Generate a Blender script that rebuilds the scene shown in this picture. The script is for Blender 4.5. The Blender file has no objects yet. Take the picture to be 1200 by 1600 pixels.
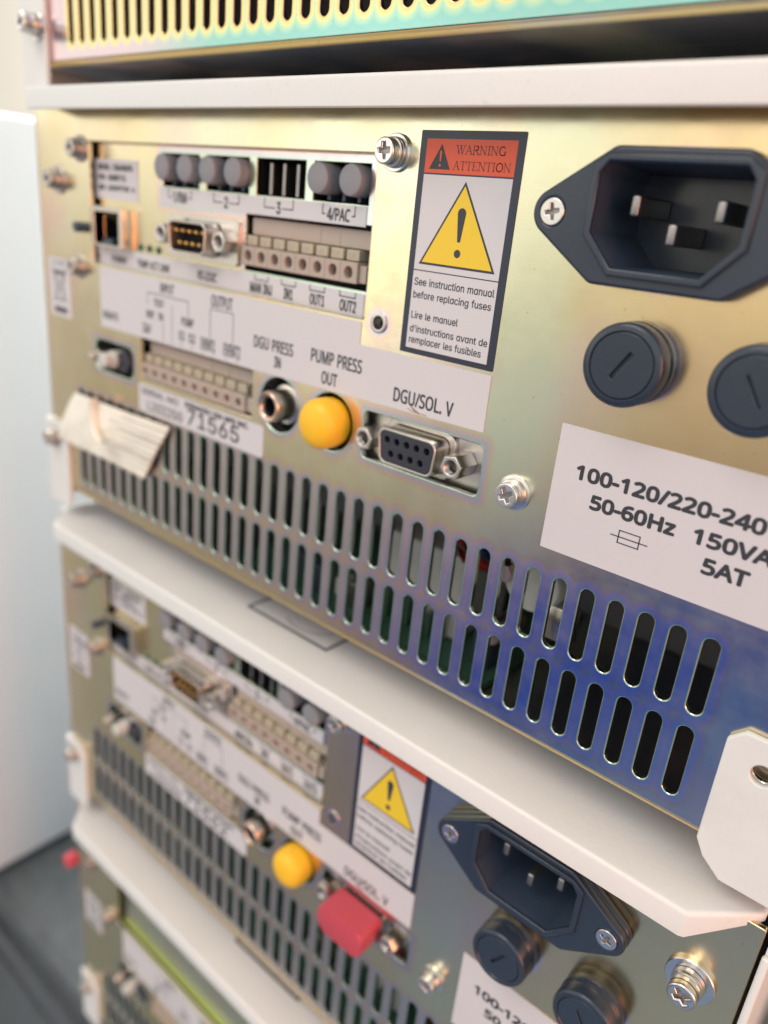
import bpy, bmesh, math, random
from mathutils import Vector, Matrix
random.seed(7)
S = bpy.context.scene
COL = S.collection
MM = 0.001
PITCH = 137.89                  # height of one stacked unit (mm)
ZB = 361.8                      # bench top lies this far under the second unit's datum (mm)

# ------------------------------------------------------------------ camera
cd = bpy.data.cameras.new('camera'); cam = bpy.data.objects.new('camera', cd); COL.objects.link(cam)
RIGHT, DOWN, FWD = CAMROWS = ((0.7652, 0.6377, 0.0886), (0.2996, -0.2311, -0.9257), (-0.5698, 0.7349, -0.3679))
def _cam_rows():
    w = Vector((0.31900, 0.22200, -0.68100)); th = w.length
    R = Matrix.Rotation(th, 3, w.normalized())
    Bm = Matrix(((1, 0, 0), (0, 0, -1), (0, 1, 0)))
    return Bm @ R
rows = _cam_rows()
m = Matrix.Identity(4)
for i in range(3):
    m[i][0] = rows[0][i]; m[i][1] = -rows[1][i]; m[i][2] = -rows[2][i]
m[0][3] = 103.784 * MM; m[1][3] = -130.673 * MM; m[2][3] = (26.418 + ZB) * MM
cam.matrix_world = m
cd.sensor_fit = 'VERTICAL'; cd.sensor_height = 36.0; cd.sensor_width = 27.0
cd.lens = 1195.876 / 1600 * 36
cd.clip_start = 0.005; cd.clip_end = 20
cd.dof.use_dof = True; cd.dof.focus_distance = 0.146; cd.dof.aperture_fstop = 8.6
S.camera = cam

# ------------------------------------------------------------------ view / render
S.view_settings.view_transform = 'Standard'; S.view_settings.look = 'None'
S.view_settings.exposure = 0.0; S.view_settings.gamma = 1.0
S.view_settings.use_curve_mapping = False
S.render.engine = 'CYCLES'
S.cycles.use_denoising = True
S.cycles.max_bounces = 8
S.cycles.sample_clamp_indirect = 6.0

# ------------------------------------------------------------------ world: a bright room, dim towards the floor, a blue-dark zone low in front
W = bpy.data.worlds.new('World'); S.world = W; W.use_nodes = True
def world():
    nt = W.node_tree; N = nt.nodes; L = nt.links; N.clear()
    out = N.new('ShaderNodeOutputWorld'); bg = N.new('ShaderNodeBackground'); L.new(bg.outputs[0], out.inputs[0])
    tc = N.new('ShaderNodeTexCoord')
    nz = N.new('ShaderNodeVectorMath'); nz.operation = 'NORMALIZE'; L.new(tc.outputs['Generated'], nz.inputs[0])
    sx = N.new('ShaderNodeSeparateXYZ'); L.new(nz.outputs[0], sx.inputs[0])
    def ramp(fac, stops, interp='EASE'):
        r = N.new('ShaderNodeValToRGB'); r.color_ramp.interpolation = interp
        e = r.color_ramp.elements
        while len(e) < len(stops): e.new(0.5)
        for k, (p, c) in enumerate(stops):
            e[k].position = p; e[k].color = (*c, 1) if len(c) == 3 else c
        L.new(fac, r.inputs[0]); return r.outputs[0]
    def mt(op, a, b=None, c=None):
        n = N.new('ShaderNodeMath'); n.operation = op
        for k, v in enumerate((a, b, c)):
            if v is None: continue
            if isinstance(v, (int, float)): n.inputs[k].default_value = v
            else: L.new(v, n.inputs[k])
        return n.outputs[0]
    h = mt('MULTIPLY_ADD', sx.outputs['Z'], 0.5, 0.5)
    col = ramp(h, [(0.0, (.22, .22, .20)), (.15, (.34, .35, .31)), (.33, (.52, .49, .43)), (.43, (.74, .68, .58)),
                   (.485, (1.15, 1.08, .95)), (.525, (2.0, 1.9, 1.66)), (.60, (1.75, 1.68, 1.52)), (.78, (1.15, 1.12, 1.06)), (1.0, (1.05, 1.0, .93))], 'LINEAR')
    def blob(col, d, inner, outer, colour, sq=(1, 1, 1), amt=1.0):
        d = Vector(d).normalized()
        sub = N.new('ShaderNodeVectorMath'); sub.operation = 'SUBTRACT'; L.new(nz.outputs[0], sub.inputs[0]); sub.inputs[1].default_value = d
        sc = N.new('ShaderNodeVectorMath'); sc.operation = 'MULTIPLY'; L.new(sub.outputs[0], sc.inputs[0]); sc.inputs[1].default_value = sq
        ln = N.new('ShaderNodeVectorMath'); ln.operation = 'LENGTH'; L.new(sc.outputs[0], ln.inputs[0])
        mr = N.new('ShaderNodeMapRange'); mr.interpolation_type = 'SMOOTHSTEP'
        mr.inputs['From Min'].default_value = inner; mr.inputs['From Max'].default_value = outer
        mr.inputs['To Min'].default_value = amt; mr.inputs['To Max'].default_value = 0.0
        L.new(ln.outputs['Value'], mr.inputs['Value'])
        mx = N.new('ShaderNodeMix'); mx.data_type = 'RGBA'
        L.new(mr.outputs[0], mx.inputs['Factor']); L.new(col, mx.inputs[6]); mx.inputs[7].default_value = (*colour, 1)
        return mx.outputs[2]
    col = blob(col, (-.655, -.755, -.01), .02, .20, (3.0, 3.05, 2.85), (1.25, 1.25, .62))
    col = blob(col, (.62, -.70, .36), .2, .6, (1.35, 1.55, 1.85))
    col = blob(col, (-.20, -.82, -.53), .22, .44, (.34, .24, .40), (.78, .6, 1.25), .8)
    col = blob(col, (-.18, -.82, -.55), .18, .33, (.012, .085, .50), (.78, .6, 1.25))
    col = blob(col, (.02, -.62, -.78), .1, .50, (.36, .47, .64))
    col = blob(col, (-.47, -.85, -.2), .03, .2, (.85, .98, 1.02), (1.6, 1.6, .8), .8)
    L.new(col, bg.inputs[0]); bg.inputs[1].default_value = 0.80
world()

def area(name, loc, target, size, energy, colour, sy=None):
    l = bpy.data.lights.new(name, 'AREA'); l.energy = energy; l.color = colour
    l.shape = 'RECTANGLE'; l.size = size; l.size_y = sy or size
    o = bpy.data.objects.new(name, l); COL.objects.link(o)
    o.location = [c * MM for c in (loc[0], loc[1], loc[2] + ZB)]
    t = Vector([c * MM for c in (target[0], target[1], target[2] + ZB)])
    o.rotation_euler = (t - o.location).to_track_quat('-Z', 'Y').to_euler()
    return o
area('ceiling_lamp', (-280, -850, 1050), (-20, 0, 0), .8, 8.5, (1, .97, .92))
area('warm_lamp', (800, -200, 40), (0, 0, -20), .26, 3.2, (1, .28, .07), .5)
area('wall_fill', (-500, 350, 900), (-500, 900, 200), .5, 48.0, (1, .96, .88))  # unseen fill light added to brighten the wall behind the stack

# ------------------------------------------------------------------ materials
class NT:
    def __init__(s, name):
        s.m = bpy.data.materials.new(name); s.m.use_nodes = True
        s.t = s.m.node_tree; s.N = s.t.nodes; s.L = s.t.links
        s.b = s.N['Principled BSDF']; s._oc = None
    def set(s, **k):
        for a, v in k.items():
            i = s.b.inputs[a.replace('_', ' ')]
            if hasattr(v, 'node'): s.L.new(v, i)
            else: i.default_value = (*v, 1) if isinstance(v, tuple) and len(v) == 3 and i.type == 'RGBA' else v
        return s
    def inp(s, sock, v):
        if v is None: return
        if hasattr(v, 'node'): s.L.new(v, sock)
        else: sock.default_value = v
    def math(s, op, a, b=None, c=None, clamp=False):
        n = s.N.new('ShaderNodeMath'); n.operation = op; n.use_clamp = clamp
        for k, v in enumerate((a, b, c)): s.inp(n.inputs[k], v)
        return n.outputs[0]
    def oc(s):
        if s._oc is None:
            s._oc = s.N.new('ShaderNodeTexCoord').outputs['Object']
        return s._oc
    def noise(s, scale, detail=3, rough=.5, vec=None, dist=0):
        n = s.N.new('ShaderNodeTexNoise'); n.inputs['Scale'].default_value = scale
        n.inputs['Detail'].default_value = detail; n.inputs['Roughness'].default_value = rough
        n.inputs['Distortion'].default_value = dist
        s.L.new(vec or s.oc(), n.inputs['Vector']); return n.outputs['Fac']
    def mapping(s, scale):
        n = s.N.new('ShaderNodeMapping'); s.L.new(s.oc(), n.inputs['Vector']); n.inputs['Scale'].default_value = scale
        return n.outputs[0]
    def ramp(s, fac, stops, interp='LINEAR'):
        r = s.N.new('ShaderNodeValToRGB'); r.color_ramp.interpolation = interp
        e = r.color_ramp.elements
        while len(e) < len(stops): e.new(0.5)
        for k, (p, c) in enumerate(stops):
            e[k].position = p; e[k].color = (*c, 1) if not isinstance(c, float) else (c, c, c, 1)
        s.L.new(fac, r.inputs[0]); return r.outputs[0]
    def mix(s, f, a, b, mode='MIX'):
        n = s.N.new('ShaderNodeMix'); n.data_type = 'RGBA'; n.blend_type = mode
        s.inp(n.inputs[0], f)
        for k, v in ((6, a), (7, b)): s.inp(n.inputs[k], (*v, 1) if isinstance(v, tuple) else v)
        return n.outputs[2]
    def maprange(s, v, a, b, c, d, smooth=False):
        n = s.N.new('ShaderNodeMapRange')
        if smooth: n.interpolation_type = 'SMOOTHSTEP'
        s.L.new(v, n.inputs[0])
        for k, x in enumerate((a, b, c, d)): n.inputs[k + 1].default_value = x
        return n.outputs[0]
    def bump(s, h, strength, dist):
        n = s.N.new('ShaderNodeBump'); n.inputs['Strength'].default_value = strength; n.inputs['Distance'].default_value = dist
        s.L.new(h, n.inputs['Height']); s.L.new(n.outputs[0], s.b.inputs['Normal'])

MAT = {}
FONTS = []
for _f in ('Inter.woff2', 'NotoSansHebrew-Regular.woff2'):    # sans typefaces that ship with Blender itself; the built-in one serves where they are absent
    try:
        import os
        FONTS.append(bpy.data.fonts.load(os.path.join(bpy.utils.system_resource('DATAFILES'), 'fonts', _f)))
    except Exception:
        FONTS.append(None)
def simple(name, col, rough=.5, metal=0., spec=.5, noise=.12, scale=400, bump=0., coat=0.):
    t = NT(name)
    n = t.noise(scale, 4, .6)
    big = t.noise(scale * .06, 3, .5)
    v = t.maprange(t.math('ADD', n, big), .6, 1.4, 1 - noise, 1 + noise)
    c = t.mix(1.0, tuple(col), v, 'MULTIPLY')
    t.set(Base_Color=c, Metallic=metal, Specular_IOR_Level=spec, Coat_Weight=coat)
    if name == 'white_paint':   # rub marks and specks of dirt
        sp = t.maprange(t.noise(520, 2, .5), .71, .76, 0, .16)
        rub = t.maprange(t.noise(28, 5, .7), .58, .74, 0, .13)
        c = t.mix(t.math('MAXIMUM', sp, rub), c, (.30, .27, .23)); t.set(Base_Color=c)
    t.set(Roughness=t.maprange(big, .3, .7, max(.03, rough - .06), min(1, rough + .06)))
    if bump: t.bump(n, bump, .0002)
    MAT[name] = t.m; return t
simple('white_paint', (.70, .685, .655), .42, spec=.45, noise=.025, scale=900, bump=.22)
simple('label_white', (.60, .56, .565), .38, noise=.012, scale=600)
simple('ink', (.035, .035, .042), .5, noise=.05)
simple('grey_ink', (.13, .13, .14), .5, noise=.05)
simple('label_navy', (.018, .022, .042), .30, noise=.1)
simple('label_orange', (.68, .085, .03), .35, noise=.03)
simple('label_yellow', (.78, .52, .025), .35, noise=.02)
simple('black_plastic', (.036, .052, .082), .42, spec=.5, noise=.15, scale=1500, bump=.12)
simple('satin_black', (.024, .034, .052), .22, spec=.5, noise=.12, scale=900)
simple('void', (.008, .009, .011), .7, spec=.2)
simple('dark_insert', (.025, .028, .04), .45)
simple('grey_rubber', (.26, .25, .265), .6, noise=.05)
simple('beige_plastic', (.43, .335, .275), .5, noise=.05, scale=300)
simple('pale_button', (.44, .385, .27), .5, noise=.06, scale=300)
simple('steel', (.66, .63, .60), .22, 1., noise=.08, scale=700)
simple('dull_screw', (.52, .48, .45), .34, 1., noise=.1, scale=700)
simple('nickel', (.63, .58, .53), .30, 1., noise=.1, scale=900)
simple('dull_steel', (.33, .31, .30), .4, 1., noise=.1)
simple('brass', (.75, .50, .20), .28, 1.)
simple('copper_rim', (.66, .48, .38), .3, 1.)
simple('yellow_rubber', (.90, .49, .02), .38, spec=.4, noise=.06, scale=200, bump=.05)
simple('red_plastic', (.52, .06, .085), .42, noise=.04)
simple('board_green', (.035, .10, .065), .45, noise=.25, scale=700)
simple('pale_block', (.55, .54, .50), .5, noise=.08)
simple('wire_red', (.45, .03, .025), .4)
simple('wire_blue', (.03, .08, .35), .4)
simple('paper', (.84, .78, .66), .7, noise=.10, scale=160, bump=.15)
simple('scuff', (.30, .17, .12), .7)
simple('pencil', (.34, .31, .26), .7)
simple('bench_laminate', (.075, .086, .095), .42, noise=.35, scale=90, bump=.1)
simple('wall_paint', (.80, .74, .64), .8, noise=.02, scale=20)
simple('cabinet_paint', (.61, .65, .69), .45, noise=.015, scale=500, bump=.1)
simple('lime_edge', (.50, .57, .17), .35, .6)
simple('led_lens', (.03, .10, .06), .25)

GOLD = (.71, .605, .37)
PALE = (.70, .67, .51)
def zinc(name, rows=(), rects=(), discs=(), stops=None, reach=3.4, pink=False, plain=False, base=GOLD, alt=PALE, rough=.20, tone=None):
    """Yellow-chromated zinc: the passivation film is thinner round cut edges, which turns it violet, blue and green there."""
    t = NT(name); m = t.math
    sep = t.N.new('ShaderNodeSeparateXYZ'); t.L.new(t.oc(), sep.inputs[0])
    X = m('MULTIPLY_ADD', sep.outputs[0], 1000.0, -28.0); Z = m('MULTIPLY_ADD', sep.outputs[2], 1000.0, -86.0)
    d = None
    def add(v):
        nonlocal d
        d = v if d is None else m('SMOOTH_MIN', d, v, .8)
    for (x0, p, n, zlo, zhi, r) in rows:
        i = m('ROUND', m('DIVIDE', m('SUBTRACT', X, x0), p))
        i = m('MINIMUM', m('MAXIMUM', i, float(-(n - 1))), 0.0)
        dx = m('SUBTRACT', m('SUBTRACT', X, x0), m('MULTIPLY', i, p))
        dz = m('SUBTRACT', Z, m('MINIMUM', m('MAXIMUM', Z, zlo + r), zhi - r))
        add(m('SUBTRACT', m('SQRT', m('ADD', m('MULTIPLY', dx, dx), m('MULTIPLY', dz, dz))), r))
    for (xa, xb, za, zb) in rects:
        ax = m('MAXIMUM', m('SUBTRACT', m('ABSOLUTE', m('SUBTRACT', X, (xa + xb) / 2)), (xb - xa) / 2), 0.0)
        az = m('MAXIMUM', m('SUBTRACT', m('ABSOLUTE', m('SUBTRACT', Z, (za + zb) / 2)), (zb - za) / 2), 0.0)
        add(m('SQRT', m('ADD', m('MULTIPLY', ax, ax), m('MULTIPLY', az, az))))
    for (cx, cz, r) in discs:
        ax = m('SUBTRACT', X, cx); az = m('SUBTRACT', Z, cz)
        add(m('SUBTRACT', m('SQRT', m('ADD', m('MULTIPLY', ax, ax), m('MULTIPLY', az, az))), r))
    big = t.noise(16, 2, .5); mid = t.noise(60, 3, .55)
    body = t.mix(t.maprange(big, .35, .65, 0, 1, True), base, alt)
    body = t.mix(t.maprange(mid, .45, .75, 0, .25), body, (.74, .53, .33))
    if not pink:
        body = t.mix(t.maprange(t.noise(30, 2, .5), .52, .70, 0, .55, True), body, (.76, .55, .50))
        n2 = m('ADD', X, m('MULTIPLY', t.noise(38, 2, .5), 24.0))
        body = t.mix(m('MULTIPLY', t.maprange(n2, 50, 72, 0, .7, True), t.maprange(Z, -34, -14, 0, 1, True)), body, (.78, .575, .31))
        body = t.mix(t.maprange(m('ABSOLUTE', m('SUBTRACT', n2, 42.0)), 4, 14, .55, 0, True), body, (.66, .70, .52))
    if d is not None:
        dn = m('ADD', d, m('MULTIPLY', m('SUBTRACT', mid, .5), 1.1))
        film = t.ramp(m('DIVIDE', dn, reach, clamp=True), stops or [(0, (.58, .66, .52)), (.08, (.52, .61, .56)), (.17, (.54, .56, .59)), (.27, (.60, .55, .56)),
                       (.42, (.70, .55, .56)), (.60, (.75, .56, .42)), (.85, (.71, .59, .33)), (1, (.71, .59, .33))])
        w = t.maprange(dn, reach * .42, reach * .95, 1, 0, True)
        body = t.mix(w, body, film)
    if pink: body = t.mix(t.maprange(X, -105, -60, .85, 0, True), body, t.mix(t.maprange(d, .8, 2.2, 0, 1, True), (.76, .66, .33), (.70, .52, .58)))
    speck = t.noise(2600, 2, .6)
    scr = t.noise(500, 3, .6, t.mapping((.06, 1, 1)))
    smudge = t.noise(110, 5, .65)
    body = t.mix(t.maprange(smudge, .64, .82, 0, .07), body, (.75, .75, .75))
    t.set(Base_Color=body, Metallic=1.0)
    def lines(rot, sc, lo, hi):
        n = t.N.new('ShaderNodeMapping'); t.L.new(t.oc(), n.inputs['Vector']); n.inputs['Rotation'].default_value = (0, rot, 0); n.inputs['Scale'].default_value = (sc * .03, sc, sc)
        return t.maprange(t.noise(1, 1.5, .5, n.outputs[0]), lo, hi, 0, 1)
    hair = m('MULTIPLY', m('ADD', lines(.05, 1500, .70, .74), lines(.9, 1100, .74, .78)), t.maprange(t.noise(45, 2, .5), .5, .6, 0, 1))
    dust = t.maprange(t.noise(900, 1, .5), .74, .78, 0, 1)
    body = t.mix(m('MULTIPLY', hair, .55), body, (.80, .80, .78))
    body = t.mix(m('MULTIPLY', dust, .5), body, (.35, .33, .30))
    t.set(Base_Color=body)
    t.set(Roughness=m('ADD', t.maprange(smudge, .3, .75, rough - .03, rough + .08), t.maprange(scr, .4, .7, -.008, .012)))
    t.bump(m('ADD', m('MULTIPLY', speck, .7), m('MULTIPLY', scr, .15)), .07, .0001)
    MAT[name] = t.m
    return t

# ------------------------------------------------------------------ mesh building
BX, BZ = -28.0, -86.0           # a unit's own origin (base, middle of the back) in panel coordinates
class MB:
    """collects shapes given in panel millimetres (x right, y into the unit, z up) and links them as ONE mesh object"""
    def __init__(s, ox=BX, oy=0., oz=BZ):
        s.bm = bmesh.new(); s.mats = []; s.o = (ox, oy, oz)
    def mi(s, mat):
        if mat not in s.mats: s.mats.append(mat)
        return s.mats.index(mat)
    def v(s, x, y, z):
        return s.bm.verts.new(((x - s.o[0]) * MM, (y - s.o[1]) * MM, (z - s.o[2]) * MM))
    def f(s, vs, mi, smooth=False):
        try: f = s.bm.faces.new(vs)
        except ValueError: return None
        f.material_index = mi; f.smooth = smooth; return f
    def box(s, x0, x1, y0, y1, z0, z1, mat, bev=0., seg=2):
        mi = s.mi(mat)
        V = [s.v(x, y, z) for x in (x0, x1) for y in (y0, y1) for z in (z0, z1)]
        fs = [s.f([V[i] for i in q], mi) for q in ((0, 1, 3, 2), (4, 6, 7, 5), (0, 4, 5, 1), (2, 3, 7, 6), (0, 2, 6, 4), (1, 5, 7, 3))]
        if bev:
            es = list({e for f in fs for e in f.edges})
            r = bmesh.ops.bevel(s.bm, geom=es, offset=bev * MM, segments=seg, profile=.5, affect='EDGES', clamp_overlap=True)
            for f in r['faces']: f.material_index = mi
        return s
    def prism(s, poly, y0, y1, mat, bev=0., seg=2):
        mi = s.mi(mat); n = len(poly)
        a = [s.v(x, y0, z) for x, z in poly]; b = [s.v(x, y1, z) for x, z in poly]
        area2 = sum(poly[i][0] * poly[(i + 1) % n][1] - poly[(i + 1) % n][0] * poly[i][1] for i in range(n))
        if area2 < 0: a.reverse(); b.reverse()
        front = s.f(a, mi); s.f(b[::-1], mi)
        for i in range(n): s.f([a[(i + 1) % n], a[i], b[i], b[(i + 1) % n]], mi)
        if bev and front:
            r = bmesh.ops.bevel(s.bm, geom=list(front.edges), offset=bev * MM, segments=seg, profile=.5, affect='EDGES', clamp_overlap=True)
            for f in r['faces']: f.material_index = mi; f.smooth = True
        return s
    def lathe(s, cx, cz, prof, mat, seg=40, mats=None):
        """profile of (radius, y) about an axis along y, front first or last"""
        rings = []
        for r, y in prof:
            if r <= 1e-6: rings.append([s.v(cx, y, cz)])
            else: rings.append([s.v(cx + r * math.cos(2 * math.pi * k / seg), y, cz + r * math.sin(2 * math.pi * k / seg)) for k in range(seg)])
        for j in range(len(rings) - 1):
            mi = s.mi(mats[j] if mats else mat)
            A, Bq = rings[j], rings[j + 1]
            for k in range(seg):
                k2 = (k + 1) % seg
                if len(A) == 1 and len(Bq) == 1: continue
                if len(A) == 1: s.f([A[0], Bq[k2], Bq[k]], mi, True)
                elif len(Bq) == 1: s.f([A[k], A[k2], Bq[0]], mi, True)
                else: s.f([A[k], A[k2], Bq[k2], Bq[k]], mi, True)
        return s
    def tube(s, pts, r, mat, seg=10):
        mi = s.mi(mat); P = [Vector(p) for p in pts]; rings = []
        for i, p in enumerate(P):
            d = (P[min(i + 1, len(P) - 1)] - P[max(i - 1, 0)]).normalized()
            u = d.orthogonal().normalized(); w = d.cross(u)
            rings.append([s.v(*(p + r * (math.cos(a) * u + math.sin(a) * w))) for a in [2 * math.pi * k / seg for k in range(seg)]])
        for A, Bq in zip(rings, rings[1:]):
            for k in range(seg): s.f([A[k], A[(k + 1) % seg], Bq[(k + 1) % seg], Bq[k]], mi, True)
        s.f(rings[0][::-1], mi); s.f(rings[-1], mi)
        return s
    def curve2d(s, loops, y0, y1, mat, bev=0., res=2):
        """sheet with an outline and any number of holes, front at y0 and back at y1"""
        cu = bpy.data.curves.new('tmp', 'CURVE'); cu.dimensions = '2D'; cu.fill_mode = 'BOTH'
        half = abs(y1 - y0) / 2
        cu.extrude = max(half - bev, 0.0); cu.bevel_depth = bev; cu.bevel_resolution = res; cu.offset = -bev
        for lp in loops:
            sp = cu.splines.new('POLY'); sp.points.add(len(lp) - 1); sp.use_cyclic_u = True
            for k, (x, z) in enumerate(lp): sp.points[k].co = (x, z, 0, 1)
        s._take(cu, mat, lambda c: (c[0], (y0 + y1) / 2 - c[2], c[1]))
        return s
    def _take(s, cu, mat, fn):
        ob = bpy.data.objects.new('tmp', cu); COL.objects.link(ob)
        dg = bpy.context.evaluated_depsgraph_get(); dg.update()
        me = ob.evaluated_get(dg).to_mesh()
        mi = s.mi(mat)
        vs = [s.v(*fn(v.co)) for v in me.vertices]
        for p in me.polygons: s.f([vs[i] for i in p.vertices], mi)
        ob.evaluated_get(dg).to_mesh_clear()
        COL.objects.unlink(ob); bpy.data.objects.remove(ob); bpy.data.curves.remove(cu)
    def text(s, txt, x0, z0, w, h, mat='ink', y=-.19, bold=0., font=None):
        wt = max(0.0, bold) * 2.6; bold = 0.
        x0 += wt; w -= 2 * wt; z0 += wt; h -= 2 * wt
        """lettering whose ink box is exactly (x0, z0) .. (x0+w, z0+h)"""
        cu = bpy.data.curves.new('tmp', 'FONT'); cu.body = txt; cu.size = 10; cu.space_word = 1.25
        ft = FONTS[font if font is not None else 1 if any(ch in 'DPRB' for ch in txt) else 0]
        if ft: cu.font = ft
        elif not ft: txt = txt.replace('\u0251', 'a'); cu.body = txt
        cu.align_x = 'LEFT'; cu.resolution_u = 3
        ob = bpy.data.objects.new('tmp', cu); COL.objects.link(ob)
        dg = bpy.context.evaluated_depsgraph_get(); dg.update()
        me = ob.evaluated_get(dg).to_mesh()
        if len(me.vertices):
            xs = [v.co.x for v in me.vertices]; ys = [v.co.y for v in me.vertices]
            ax, bx_, ay, by = min(xs), max(xs), min(ys), max(ys)
            mi = s.mi(mat)
            for q, (dx, dz) in enumerate([(0, 0)] if wt == 0 else [(0, 0), (1, 0), (-1, 0), (0, 1), (0, -1), (.7, .7), (-.7, .7), (.7, -.7), (-.7, -.7)]):   # heavier strokes
                vs = [s.v(x0 + dx * wt + (v.co.x - ax) / (bx_ - ax) * w, y - .003 * q, z0 + dz * wt + (v.co.y - ay) / (by - ay) * h) for v in me.vertices]
                for p in me.polygons: s.f([vs[i] for i in p.vertices], mi)
        ob.evaluated_get(dg).to_mesh_clear()
        COL.objects.unlink(ob); bpy.data.objects.remove(ob); bpy.data.curves.remove(cu)
        return s
    def patch(s, poly, y, mat):
        n = len(poly); a2 = sum(poly[i][0] * poly[(i + 1) % n][1] - poly[(i + 1) % n][0] * poly[i][1] for i in range(n))
        vs = [s.v(x, y, z) for x, z in poly]
        if a2 < 0: vs.reverse()
        s.f(vs, s.mi(mat)); return s
    def line(s, pts, w, y=-.19, mat='ink'):
        for (xa, za), (xb, zb) in zip(pts, pts[1:]):
            d = Vector((xb - xa, zb - za)); L = d.length
            if L < 1e-6: continue
            d /= L; n = Vector((-d.y, d.x)) * w / 2; e = d * w / 2
            s.patch([(xa - e.x + n.x, za - e.y + n.y), (xa - e.x - n.x, za - e.y - n.y), (xb + e.x - n.x, zb + e.y - n.y), (xb + e.x + n.x, zb + e.y + n.y)], y, mat)
        return s
    def build(s, name, parent=None, smooth=None):
        s.bm.normal_update()
        me = bpy.data.meshes.new(name); s.bm.to_mesh(me); s.bm.free()
        for k in s.mats: me.materials.append(MAT[k])
        if smooth is not None:
            for p in me.polygons: p.use_smooth = True
            me.set_sharp_from_angle(angle=math.radians(smooth))
        o = bpy.data.objects.new(name, me); COL.objects.link(o)
        if parent: o.parent = parent
        return o

def circle(cx, cz, r, n=48): return [(cx + r * math.cos(2 * math.pi * k / n), cz + r * math.sin(2 * math.pi * k / n)) for k in range(n)]
def rect(xa, xb, za, zb, r=0., n=5):
    if r <= 0: return [(xa, za), (xb, za), (xb, zb), (xa, zb)]
    out = []
    for cx, cz, a in ((xb - r, zb - r, 0), (xa + r, zb - r, 90), (xa + r, za + r, 180), (xb - r, za + r, 270)):
        for k in range(n + 1):
            t = math.radians(a + 90 * k / n); out.append((cx + r * math.cos(t), cz + r * math.sin(t)))
    return out
def slot(cx, z0, z1, r, n=9):
    return [(cx + r * math.cos(math.pi * k / n), z1 - r + r * math.sin(math.pi * k / n)) for k in range(n + 1)] + \
           [(cx - r * math.cos(math.pi * k / n), z0 + r - r * math.sin(math.pi * k / n)) for k in range(n + 1)]
def hull(circs, n=40):
    pts = sorted({p for c in circs for p in circle(c[0], c[1], c[2], n)})
    def half(ps):
        o = []
        for p in ps:
            while len(o) > 1 and (o[-1][0] - o[-2][0]) * (p[1] - o[-2][1]) - (o[-1][1] - o[-2][1]) * (p[0] - o[-2][0]) <= 0: o.pop()
            o.append(p)
        return o
    a, b = half(pts), half(pts[::-1]); return a[:-1] + b[:-1]
def dshape(cx, cz, hw, hh, r=1.6, slant=.75):
    """D-connector outline, wide side up"""
    pts = [(cx - hw, cz + hh), (cx - hw + slant, cz - hh), (cx + hw - slant, cz - hh), (cx + hw, cz + hh)]
    out = []; n = len(pts)
    for i in range(n):
        p = Vector(pts[i]); a = (Vector(pts[i - 1]) - p).normalized(); b = (Vector(pts[(i + 1) % n]) - p).normalized()
        ang = a.angle(b); t = r / math.tan(ang / 2); c = p + (a + b).normalized() * (r / math.sin(ang / 2))
        s0 = p + a * t - c; s1 = p + b * t - c
        a0 = math.atan2(s0.y, s0.x); a1 = math.atan2(s1.y, s1.x)
        dd = (a1 - a0 + math.pi) % (2 * math.pi) - math.pi
        for k in range(6): out.append((c.x + r * math.cos(a0 + dd * k / 5), c.y + r * math.sin(a0 + dd * k / 5)))
    return out

def tag(o, label=None, cat=None, group=None, kind=None):
    if label: o['label'] = label
    if cat: o['category'] = cat
    if group: o['group'] = group
    if kind: o['kind'] = kind
    return o

# ------------------------------------------------------------------ background: wall, bench, neighbouring white cabinet
def background():
    b = MB(0, 0, -ZB); b.box(-2600, 2600, 900, 930, -ZB - 400, 2200, 'wall_paint')
    tag(b.build('wall'), 'plain warm white wall far behind the instruments', 'wall')
    b = MB(0, 0, -ZB)
    prof = [(880, -ZB), (10, -ZB)] + [(10 - 7 * math.sin(a), -ZB - 7 + 7 * math.cos(a)) for a in [math.pi / 2 * k / 6 for k in range(1, 7)]] + \
           [(3, -ZB - 22), (9.0, -ZB - 23), (9.0, -ZB - 33), (3, -ZB - 34), (3, -ZB - 54), (8, -ZB - 55), (8, -ZB - 62), (3, -ZB - 63), (3, -ZB - 420), (880, -ZB - 420)]
    mi = b.mi('bench_laminate')
    A = [b.v(-900, y, z) for y, z in prof]; C = [b.v(700, y, z) for y, z in prof]
    n = len(prof)
    for i in range(n): b.f([A[i], A[(i + 1) % n], C[(i + 1) % n], C[i]], mi, 1 <= i <= 7)
    b.f(A[::-1], mi); b.f(C, mi)
    tag(b.build('bench'), 'dark grey bench top with a rounded ridge along its edge, under the stack', 'bench')
    r = bpy.data.objects.new('white_cabinet', None); COL.objects.link(r); r.location = (-.398, .2, 0)
    tag(r, 'smooth bluish white cabinet on the dark bench left of the stack', 'cabinet')
    b = MB(-398, 200, -ZB); b.box(-528, -268, -60, 420, -ZB + 5, 52, 'cabinet_paint', 2.5, 3); b.build('body', r, 40)
    b = MB(-398, 200, -ZB); b.box(-520, -271, -52, 412, -ZB, -ZB + 4.8, 'black_plastic'); b.build('plinth', r)
background()

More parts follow.
